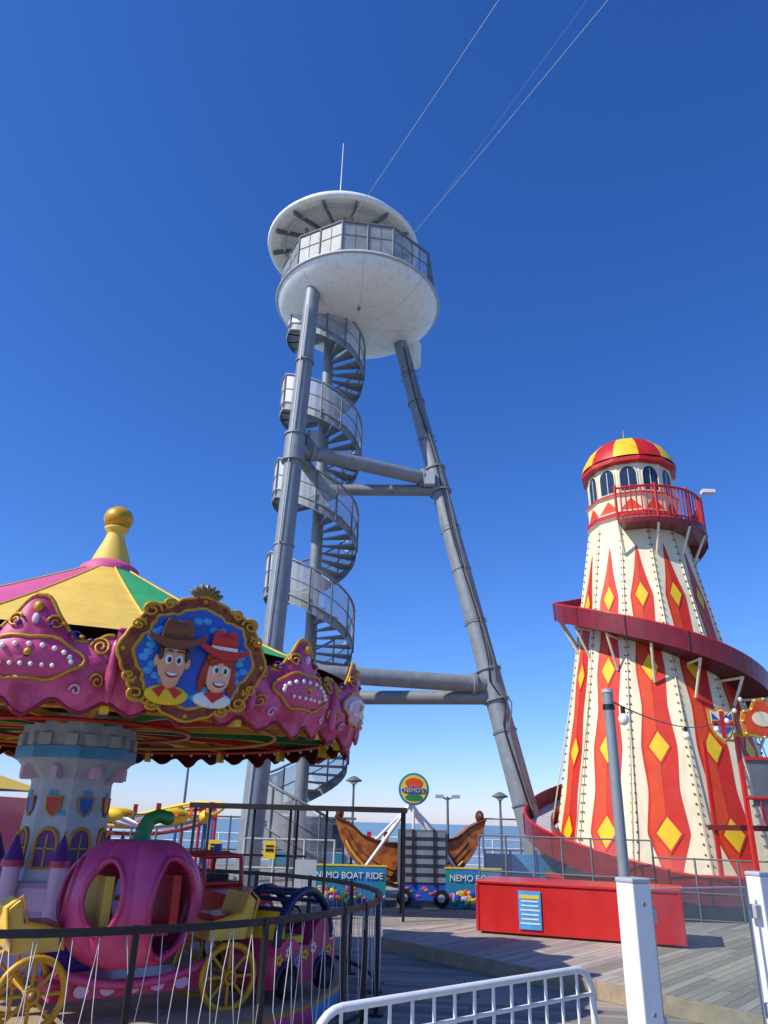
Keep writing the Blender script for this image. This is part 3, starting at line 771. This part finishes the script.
b.box(PK+Z*-.2,(.5,.5,.08),'red',U=T_,V=Z); b.box(PK+Z*.0-T_*.28,(.07,.5,.4),'tentyellow',U=T_,V=Z); b.box(PK+Z*.0+T_*.28,(.07,.5,.4),'red',U=T_,V=Z)
b.cyl(PK-Z*.3,PK+Z*.4,.02,'gold')
b.tube([PK+Z*.02+(T_*math.cos(rad(t))+Nc*math.sin(rad(t)))*.14 for t in range(0,360,30)],.015,'gold',6,True)
b.fin('pumpkin_carriage_stem_and_seat',ca)
b=B()
W1=V3(-1.21,7.28,.46);W2=V3(-2.5,6.4,.46)
Wm=(W1+W2)/2; Tw=(W1-W2).normalized(); Nw=V3(Tw.y,-Tw.x,0)
for c in(W1,W2):
    sg=1 if c is W1 else -1
    wheel(b,c,Nw,.235); wheel(b,c-Nw*.62,Nw,.235); b.cyl(c,c-Nw*.62,.02,'gold')
    b.plate(c-Nw*.08+Z*.26,Tw,Z,-Nw,[(-.17*sg,.0),(.17*sg,.0),(.22*sg,.15),(.24*sg,.3),(.17*sg,.36),(.12*sg,.2),(-.15*sg,.14)],.46,'tentyellow')
    b.box(c-Nw*.3+Z*.43-Tw*.02*sg,(.24,.4,.04),'red',U=Tw,V=Z)
    b.tube([c-Nw*.06+Z*(.27+z_)+Tw*sg*x_ for x_,z_ in((-.19,.0),(-.17,.13),(.1,.2),(.17,.38),(.26,.3),(.22,.12),(.18,.0))],.014,'gold',6)
b.box(Wm-Nw*.3+Z*-.02,(1.25,.42,.12),'hotpink',U=Tw,V=Z)
pts=[Wm+Tw*(x_*.62)-Nw*.06+Z*(.02-.12*(1-(x_)**2)+.1) for x_ in [i/10-1 for i in range(21)]]; b.tube(pts,.035,'pink',8)
for i in range(5): b.plate(Wm+Tw*(-.4+i*.2)-Nw*.08+Z*-.02,Tw,Z,Nw,ell(.06,.045,10),.01,'lilac')
b.fin('carriage_chassis',ca,bevel=.012)
def ridecar(c,ang,body,trim,seat,nm,s=1.0,arch=True):
    U=V3(math.cos(ang),math.sin(ang),0);Nn=V3(U.y,-U.x,0); b=B(); c=Vector(c)
    side=[(-.46,.1),(-.5,.22),(-.48,.34),(-.42,.42),(-.3,.47),(-.18,.46),(-.08,.4),(.05,.39),(.11,.46),(.17,.55),(.25,.6),(.34,.6),(.43,.55),(.49,.45),(.52,.3),(.5,.18),(.46,.1)]
    side=[(x_*s,y_*s) for x_,y_ in side]
    b.plate(c-Nn*.26*s,U,Z,Nn,side,.52*s,body)
    for sg in(1,-1):
        for x_ in(-.28,.3):
            q=c+U*x_*s+Nn*sg*.27*s+Z*.13*s
            b.cyl(q-Nn*.04*s,q+Nn*.04*s,.12*s,'rubber',seg=18); b.cyl(q-Nn*.045*s,q+Nn*.045*s,.06*s,trim,seg=12)
            b.tube([q+(U*math.cos(rad(t))+Z*math.sin(rad(t)))*.155*s for t in range(-10,191,20)],.022*s,trim,6)
        b.sph(c+U*.42*s+Nn*sg*.2*s+Z*.45*s,(.09*s,.07*s,.09*s),'bulb',10,8)
        for k in range(7):
            q=c+U*(-.4+.13*k)*s+Nn*sg*(.265*s)+Z*(.32+.05*math.sin(k*2.1))*s
            col=['yellow','whitepaint','skyblue'][k%3]
            for p in range(5):
                a=p*2*math.pi/5; b.sph(q+(U*math.cos(a)+Z*math.sin(a))*.03*s,(.02*s,.01*s,.02*s),col,6,4,U,Z,Nn)
            b.sph(q,(.014*s,.016*s,.014*s),'orange',6,4)
    b.box(c-U*.12*s+Z*.44*s,(.3*s,.42*s,.06*s),seat,U=U,V=Z); b.box(c-U*.3*s+Z*.58*s,(.06*s,.42*s,.26*s),seat,U=U,V=Z)
    if arch:
        for q in(-.24,.24):
            b.tube([c+Nn*q*s+U*(.42*math.cos(rad(t))*s)+Z*(.42+.42*math.sin(rad(t)))*s for t in range(0,181,12)],.04*s,trim,8)
        for t in range(48,140,15): b.box(c+U*(.42*math.cos(rad(t))*s)+Z*(.42+.42*math.sin(rad(t)))*s,(.09*s,.5*s,.03*s),trim,U=U,V=Z)
    b.tube([c+U*.14*s+Z*.6*s+(Nn*math.cos(rad(t))+Z*math.sin(rad(t)))*.09*s for t in range(0,360,30)],.012,'black',6,True)
    b.cyl(c+U*.2*s+Z*.5*s,c+U*.14*s+Z*.6*s,.012,'black')
    b.fin(nm,ca,bevel=.02)
ridecar((-.84,7.95,.24),rad(60),'hotpink','navy','yellow','flower_car',1.0)
ridecar((-5.0,7.6,.24),rad(-20),'blue','gold','red','blue_car',1.0)
ridecar((-5.3,10.3,.24),rad(220),'green','yellow','red','green_car',1.0)
ridecar((-3.6,11.2,.24),rad(180),'yellow','purple','red','yellow_car',1.0)
# red fire engine / jeep
b=B(); c=V3(-1.8,9.7,.24); U=V3(.75,-.66,0).normalized(); Nn=V3(U.y,-U.x,0); q_=1.2
def P_(x_,z_): return (x_*q_,z_*q_)
b.plate(c-Nn*.3,U,Z,Nn,[P_(-.5,.15),P_(-.5,.52),P_(-.1,.52),P_(.0,.6),P_(.45,.56),P_(.52,.45),P_(.52,.15)],.6,'red')
for sg in(1,-1):
    for x_ in(-.32,.34):
        q=c+U*x_*q_+Nn*sg*.32+Z*.18; b.cyl(q-Nn*.06,q+Nn*.06,.18,'rubber',seg=18); b.cyl(q-Nn*.065,q+Nn*.065,.09,'steel_lt',seg=12)
    b.tube([c+Nn*sg*.27+(U*x_+Z*z_)*q_ for x_,z_ in((.04,.58),(.0,.86),(-.42,.88),(-.46,.5))],.028,'red',8)
    b.sph(c+(U*.5+Z*.42)*q_+Nn*sg*.2,.07,'bulb',10,8)
    b.box(c+Nn*sg*.305+Z*.42,(1.1,.012,.05),'yellow',U=U,V=Z)
for x_,z_ in((.0,.86),(-.42,.88),(.02,.62),(-.2,.88)): b.cyl(c+(U*x_+Z*z_)*q_-Nn*.27,c+(U*x_+Z*z_)*q_+Nn*.27,.025,'red')
b.box(c-U*.3+Z*.72,(.28,.48,.22),'dark',U=U,V=Z)
b.box(c+U*.635+Z*.42,(.02,.34,.18),'steel_lt',U=U,V=Z)
b.cyl(c+(U*-.1+Z*.9)*q_,c+(U*-.1+Z*.97)*q_,.05,'blue')
b.fin('red_fire_engine_car',ca,bevel=.015)
# ---------------------------------------------------------------- CAROUSEL FENCE
cf=empty('carousel_fence',CC); b=B(); RF=3.47
for z_,h_,w_ in((.97,.05,.03),(.13,.04,.025)):
    vs=[];fs=[];n=72
    for k in range(n):
        for dr,dz in((-w_/2,-h_/2),(w_/2,-h_/2),(w_/2,h_/2),(-w_/2,h_/2)): vs.append(cp(k*5,RF+dr,z_+dz))
    for k in range(n):
        for j in range(4): fs.append([k*4+j,((k+1)%n)*4+j,((k+1)%n)*4+(j+1)%4,k*4+(j+1)%4])
    b.add(vs,fs,'black')
posts=[-8-i*17.14 for i in range(21)]+[-17]
for t in posts:
    d=V3(math.cos(rad(t)),math.sin(rad(t)),0)
    b.box(cp(t,RF,.5),(.04,.04,1.0),'black',U=d,V=Z); b.box(cp(t,RF,.01),(.14,.14,.02),'black',U=d,V=Z)
b.fin('black_rails',cf)
b=B(); random.seed(5)
t=0
while t<360:
    r1=random.uniform(-.5,.5); z1=.5+random.uniform(-.15,.15)
    b.tube([cp(t,RF,.95),cp(t+.7+r1,RF+.005,z1),cp(t+1.5+random.uniform(-.5,.5),RF,.14)],.003,'rope',4)
    if random.random()<.75: b.tube([cp(t+2.9,RF,.95),cp(t+2.2+r1*.5,RF+.003,z1+.05),cp(t+1.5,RF,.14)],.003,'rope',4)
    t+=random.uniform(2.2,4.2)
b.fin('white_netting',cf)
# ---------------------------------------------------------------- FOREGROUND WHITE BARRIER
wb=empty('crowd_barrier',(.4,4.05,0)); b=B()
P=V3(-.22,3.46,0);Q=V3(1.18,4.62,0);d=(Q-P).normalized();Ln=(Q-P).length
pts=[P+Z*.02]+[P+Z*.85]+[P+d*(.13-.13*math.cos(rad(t)))+Z*(.87+.13*math.sin(rad(t))) for t in range(10,91,16)]
pts+=[Q-d*(.13-.13*math.cos(rad(t)))+Z*(.87+.13*math.sin(rad(t))) for t in range(90,9,-16)]+[Q+Z*.85,Q+Z*.02]
b.tube(pts,.018,'whitepaint',12); b.cyl(P+Z*.18,Q+Z*.18,.014,'whitepaint',seg=10); 
b.cyl(P+Z*.88+d*.01,Q+Z*.88-d*.01,.010,'whitepaint',seg=10)
for i in range(1,14): p=P+d*(Ln*i/14); b.cyl(p+Z*.18,p+Z*.99,.008,'whitepaint',seg=8)
for p in(P+d*.12,Q-d*.12): 
    n=V3(d.y,-d.x,0); b.tube([p-n*.3+Z*.02,p-n*.2+Z*.05,p+Z*.18,p+n*.2+Z*.05,p+n*.3+Z*.02],.015,'whitepaint',8)
b.fin('barrier_frame',wb)
# ---------------------------------------------------------------- GLASS BALUSTRADE
gb=empty('glass_balustrade',(1.15,3.6,0)); b=B()
p1=V3(1.13,3.6,0);p2=V3(1.86,3.98,0)
U=(p2-p1).normalized()
b.box(p1+Z*.74,(.105,.10,1.48),'whitepaint',U=U,V=Z); b.box(p1+Z*1.49,(.11,.105,.02),'steel_lt',U=U,V=Z)
b.box(p1+Z*.01,(.24,.22,.02),'steel_lt',U=U,V=Z)
b.box(p2+Z*.75,(.075,.08,1.5),'whitepaint',U=U,V=Z); b.box(p2+Z*1.51,(.08,.085,.02),'steel_lt',U=U,V=Z)
b.box(p2+U*1.6+Z*.75,(.075,.08,1.5),'whitepaint',U=U,V=Z)
for z_ in(.3,.95,1.35):
    b.box(p1+U*.075+Z*z_,(.05,.05,.06),'steel_lt',U=U,V=Z); b.box(p2-U*.055+Z*z_,(.05,.05,.06),'steel_lt',U=U,V=Z)
for z_ in(.5,1.0,1.4):
    n=V3(U.y,-U.x,0); b.cyl(p1+n*.045+Z*z_,p1+n*.056+Z*z_,.009,'steel',seg=8)
b.fin('posts',gb,bevel=.006)
b=B()
for c_,h_ in(((p1+p2)/2,((p2-p1).length-.2)/2),(p2+U*.8,.7)):
    b.add([c_-U*h_+Z*.15,c_+U*h_+Z*.15,c_+U*h_+Z*1.45,c_-U*h_+Z*1.45],[[0,1,2,3]],'glass')
b.fin('glass_panels',gb,recalc=False)
b=B()
for c_,h_ in(((p1+p2)/2,((p2-p1).length-.2)/2),(p2+U*.8,.7)):
    b.box(c_+Z*1.453,(2*h_,.014,.006),'steel_lt',U=U,V=Z)
    for s_ in(-1,1): b.box(c_+U*s_*(h_+.002)+Z*.8,(.004,.014,1.3),'steel_lt',U=U,V=Z)
b.fin('glass_edges',gb)
fp=empty('festoon_light_pole',(1.40,4.6,0)); b=B()
b.cyl((1.40,4.6,0),(1.40,4.6,2.46),.031,'steel',seg=16); b.cyl((1.40,4.6,2.46),(1.40,4.6,2.48),.036,'steel_lt',seg=16); b.cyl((1.4,4.6,0),(1.4,4.6,.02),.1,'steel',seg=16)
b.cyl((1.40,4.6,2.36),(1.40,4.6,2.39),.036,'black',seg=16)
b.fin('pole',fp)
b=B(); pts=[]
A=V3(1.4,4.6,2.42);E=V3(7.2,14.8,4.35)
for i in range(31):
    t=i/30; pts.append(A+(E-A)*t-Z*(4*t*(1-t))*.42)
b.tube(pts,.005,'black',5)
for i in(1,8,15,19,23,27):
    c=pts[i]; b.cyl(c,c-Z*.05,.016,'black',seg=8); b.sph(c-Z*.08,(.035,.035,.04),'bulb',12,8)
b.fin('festoon_string',fp)
# ---------------------------------------------------------------- RED BOX
rb=empty('red_storage_box',(3,12.9,.15)); b=B()
q0=V3(1.62,13.0,0);q1=V3(4.4,11.9,0);U=(q1-q0).normalized();n=V3(U.y,-U.x,0)
c=(q0+q1)/2-n*.55
b.box(c+Z*.51,((q1-q0).length,1.1,.66),'red',U=U,V=Z); b.box(c+Z*.865,((q1-q0).length+.05,1.15,.045),'red',U=U,V=Z)
b.box(c+Z*.165,((q1-q0).length-.08,1.04,.03),'dark',U=U,V=Z)
for t in(.0,1): 
    p=q0+(q1-q0)*t; b.box(p+n*.004+Z*.51,(.05,.02,.65),'red',U=U,V=Z)
b.fin('box_body',rb,bevel=.01)
b=B(); p=q0+U*.82+n*.02; b.box(p+Z*.51,(.34,.012,.52),'skyblue',U=U,V=Z)
for i in range(7): b.box(p+n*.009+Z*(.69-i*.06),(.26 if i%3 else .3,.006,.02 if i else .05),'whitepaint' if i else 'yellow',U=U,V=Z)
b.fin('blue_notice',rb)
# ---------------------------------------------------------------- BOAT RIDE
br=empty('swing_boat_ride',(.7,19,0)); b=B(); c=V3(.75,19,0)
b.box(c+V3(0,0,.06),(3.8,2.0,.12),'grey')
for y_ in(-.75,.75):
    b.cyl(c+V3(-1.45,y_,.1),c+V3(.05,y_,2.1),.04,'whitepaint'); b.cyl(c+V3(1.55,y_,.1),c+V3(.05,y_,2.1),.04,'whitepaint')
b.cyl(c+V3(.05,-.8,2.08),c+V3(.05,.8,2.08),.06,'whitepaint')
hull=[]
for t in range(196,345,7): hull.append((1.75*math.cos(rad(t)),2.05+1.75*math.sin(rad(t))))
hull+=[(1.75,1.8),(1.35,1.62),(1.1,1.4),(.8,1.3),(.5,1.25),(-.5,1.25),(-.8,1.3),(-1.1,1.4),(-1.35,1.62),(-1.75,1.8)]
b.plate(c+V3(.05,.5,0),X,Z,NY,hull,1.0,'orangeboat')
b.tube([c+V3(.05,-.52,0)+X*x_+Z*z_ for x_,z_ in hull[-10:]],.03,'brown',6)
b.tube([c+V3(.05,-.52,0)+X*x_*.97+Z*(z_+.1) for x_,z_ in hull[2:18]],.02,'tentyellow',6)
for q in(.2,.34): b.tube([c+V3(.05,-.51,0)+X*x_*(1-q*.12)+Z*(z_+q) for x_,z_ in hull[2:19]],.012,'brown',5)
for s_ in(-1,1): b.sph(c+V3(.05+s_*1.66,0,1.86),(.1,.28,.14),'brown',12,8); b.cyl(c+V3(.05+s_*.8,-.45,1.3),c+V3(.05,-.45,2.08),.03,'whitepaint')
for x_ in(-.9,-.5,.5,.9): b.box(c+V3(x_,0,1.3),(.1,.9,.35),'red')
b.fin('boat_and_frame',br,bevel=.01)
b=B(); random.seed(12)
for x0,w_ in((-1.3,1.6),(1.4,1.2)):
    b.box(c+V3(x0,-1.1,.40),(w_,.06,.76),'teal'); b.box(c+V3(x0,-1.1,.80),(w_+.04,.08,.03),'yellow')
    for k in range(52):
        b.sph(c+V3(x0+random.uniform(-w_/2,w_/2)*.93,-1.135,random.uniform(.05,.36)),(random.uniform(.02,.10),.010,random.uniform(.02,.08)),random.choice(['orange','yellow','pink','blue','green','purple','lilac']),8,6)
b.box(c+V3(.3,-1.0,1.0),(1.1,.08,1.1),'grey')
for i in range(6): b.box(c+V3(.3,-1.06,.55+i*.18),(1.0,.06,.1),'steel')
for x_ in(.08,.55): b.box(c+V3(x_,-1.08,1.0),(.04,.09,1.12),'dark')
b.box(c+V3(.3,-1.05,.3),(1.05,.05,.3),'blue')
for k in range(14): b.sph(c+V3(.3+random.uniform(-.5,.5),-1.075,random.uniform(.2,.42)),(.06,.01,.03),random.choice(['orange','yellow','pink','green']),8,6)
for x_ in(-.1,.7):
    b.cyl(c+V3(x_,-1.16,.2),c+V3(x_,-1.06,.2),.17,'rubber',seg=20); b.cyl(c+V3(x_,-1.17,.2),c+V3(x_,-1.05,.2),.08,'steel_lt',seg=14)
b.plate(c+V3(.1,-.9,2.4),X,Z,NY,ell(.35,.35,32),.05,'teal'); b.plate(c+V3(.1,-.95,2.4),X,Z,NY,ell(.3,.3,32),.01,'yellow')
b.plate(c+V3(.1,-.96,2.53),X,Z,NY,ell(.2,.11,20),.01,'orange'); b.plate(c+V3(.1,-.96,2.22),X,Z,NY,ell(.2,.07,20),.01,'green')
b.plate(c+V3(.1,-.96,2.37),X,Z,NY,ell(.29,.08,20),.012,'blue')
b.cyl(c+V3(.1,-.88,1.5),c+V3(.1,-.88,2.1),.03,'whitepaint')
b.fin('boards_and_round_sign',br)
text('NEMO BOAT RIDE',.18,c+V3(-1.3,-1.15,.6),X,Z,NY,'whitepaint','board_lettering',br)
text('NEMO BOAT',.18,c+V3(1.4,-1.15,.6),X,Z,NY,'whitepaint','board_lettering',br)
text("NEMO'S",.13,c+V3(.1,-.98,2.37),X,Z,NY,'yellow','sign_lettering',br)
b=B(); h=empty('hoarding_panels',(3.2,19.6,0))
for i in range(3):
    b.box((2.95+i*.62,19.6,.55),(.58,.05,1.0),'teal' if i!=1 else 'skyblue'); b.box((2.64+i*.62,19.6,.57),(.05,.07,1.14),'blue')
b.fin('panels',h)
# ---------------------------------------------------------------- BLACK FLAT CANOPY
qc=empty('queue_canopy',(-1.4,15.5,0)); b=B()
b.box((-1.5,16.2,1.93),(4.2,1.6,.05),'black'); b.box((-1.5,15.39,1.90),(4.2,.04,.09),'dark')
for x_ in(-3.5,-2.35,-1.65,-.95,.55):
    b.box((x_,15.5,.95),(.05,.05,1.9),'black')
for x_ in(-3.5,-1.65,.55): b.box((x_,16.9,.95),(.05,.05,1.9),'black')
for z_ in(.5,1.05): b.box((-2.0,15.5,z_),(1.4,.03,.04),'black')
b.fin('frame_and_roof',qc,bevel=.004)
b=B()
for x_ in(-3.05,-2.0): b.box((x_,15.42,1.15),(.22,.02,.3),'yellow'); b.box((x_,15.405,1.15),(.15,.01,.05),'black'); b.box((x_,15.405,1.22),(.15,.01,.03),'black')
b.box((-1.3,15.44,.7),(.4,.02,.6),'steel_lt'); b.fin('notices',qc)
# ---------------------------------------------------------------- MID FENCES
def fence(name,p,q,h,posts,rails,k,r_=.022):
    p=Vector(p);q=Vector(q); e=empty(name,(p+q)/2); b=B()
    for i in range(posts+1):
        c=p+(q-p)*i/posts; b.cyl(c,c+Z*h,r_*1.3,k,seg=8)
    for z_ in rails: b.cyl(p+Z*z_,q+Z*z_,r_,k,seg=8)
    b.add([p+Z*.1,q+Z*.1,q+Z*(h-.05),p+Z*(h-.05)],[[0,1,2,3]],'netm')
    b.fin('rails_and_mesh',e)
fence('mesh_fence',(2.2,17.2,0),(5.4,15.8,0),1.5,6,(.15,.8,1.48),'grey',.016)
fence('mesh_fence',(-2.9,18,0),(-.9,18,0),1.3,3,(.15,.7,1.28),'steel_lt')
fence('mesh_fence',(5.4,15.8,0),(9.6,14.2,0),1.2,6,(.15,.6,1.18),'grey',.016)
fence('mesh_fence',(3.2,24,0),(6,24,0),1.9,5,(.15,1,1.85),'steel_lt')
fence('mesh_fence',(-6.5,21.5,0),(-.9,23,0),1.75,9,(.15,.9,1.72),'grey')
# ---------------------------------------------------------------- LAMPS
def lamp(x_,y_,h,kind=0):
    e=empty('street_lamp',(x_,y_,0)); b=B(); b.cyl((x_,y_,0),(x_,y_,h),.06,'grey',r2=.04); b.cyl((x_,y_,0),(x_,y_,.3),.1,'grey')
    if kind==0: b.lathe((x_,y_,h),[(.05,0),(.12,.1),(.3,.14),(.3,.18),(.1,.3),(.01,.33)],'grey',16); b.sph((x_,y_,h+.1),(.14,.14,.08),'bulb')
    else:
        for s_ in(-1,1): b.cyl((x_,y_,h-.1),(x_+s_*.28,y_,h),.03,'grey'); b.box((x_+s_*.3,y_,h),(.3,.2,.12),'steel_lt')
    b.fin('pole_and_head',e,bevel=.01)
lamp(-.85,29,2.9); lamp(2.6,29,2.6,1); lamp(4.6,29.5,2.5); lamp(-7.0,29,4.2); lamp(-9.6,27,3.6,1)
# small pier shelter + life ring in the background
sh_=empty('pier_shelter',(-2.0,27.5,0)); b=B()
b.box((-2.2,27.5,.95),(2.6,1.2,1.5),'steel_lt'); b.box((-2.2,26.88,1.2),(2.2,.03,.7),'winglass'); b.box((-2.2,27.5,1.76),(3.0,1.7,.08),'grey'); b.box((-2.2,26.86,.5),(2.4,.04,.4),'teal')
b.fin('shelter_body',sh_,bevel=.01)
pr=empty('plane_ride',(-5.9,20,0)); b=B(); c=V3(-5.9,20.5,0)
b.cyl(c,c+Z*1.6,.25,'pink',r2=.15,seg=16); b.lathe(c,[(1.5,0),(1.5,.2),(.01,.22)],'blue',24)
for i in range(6):
    a=i*math.pi/3+.2; d=V3(math.cos(a),math.sin(a),0); n=V3(-d.y,d.x,0); e=c+d*1.5+Z*1.7
    b.cyl(c+Z*1.4,e,.04,'whitepaint'); b.sph(e,(.45,.16,.17),'yellow',14,10,n,Z,d); b.box(e+Z*.02,(.2,.9,.04),'orange',U=n,V=Z); b.box(e-n*.4+Z*.15,(.12,.03,.25),'orange',U=n,V=Z)
b.fin('arms_and_planes',pr)
rc=empty('kiddie_coaster',(-8,24,0)); b=B()
def tk(t,o=0): 
    return V3(-8.3+(3.6+o)*math.cos(t),23.5+(1.8+o)*math.sin(t),1.75+.35*math.sin(2*t+.6))
for o,z_ in((-.2,0),(.2,0),(0,-.18)): b.tube([tk(i*math.pi/40,o)+Z*z_ for i in range(80)],.05,'yellow' if z_==0 else 'red',6,True)
for i in range(40):
    t=i*math.pi/20; b.cyl(tk(t,-.2),tk(t,.2),.025,'red',seg=6); 
    if i%2==0: p=tk(t)-Z*.18; b.cyl((p.x,p.y,0),p,.05,['red','blue'][(i//2)%2],seg=8)
for i in range(4):
    t=4.55+i*.16; p=tk(t)+Z*.22; d=(tk(t+.05)-tk(t-.05)).normalized(); b.sph(p,(.3,.22,.2),['red','yellow','green','blue'][i],12,8,d,Z,d.cross(Z))
b.fin('track_and_cars',rc)
fs_=empty('fairground_stall',(-9.3,18,0)); b=B()
b.box((-9.4,18,1.0),(2.6,2,2.0),'hotpink'); b.box((-9.4,16.98,.55),(2.7,.1,1.1),'yellow'); b.box((-9.4,16.97,1.5),(2.2,.04,.7),'dark')
vs=[(-10.9,16.6,2.15),(-7.9,16.6,2.15),(-7.9,19.2,2.15),(-10.9,19.2,2.15),(-9.4,17.9,2.7)]
b.add(vs,[[0,1,4],[1,2,4],[2,3,4],[3,0,4]],['skyblue','yellow','skyblue','yellow'])
for i in range(12): b.plate((-10.78+i*.25,16.58,2.15),X,Z,NY,[(-.12,0),(.12,0),(.12,-.15),(0,-.26),(-.12,-.15)],.01,['red','yellow'][i%2])
b.fin('stall_body',fs_)
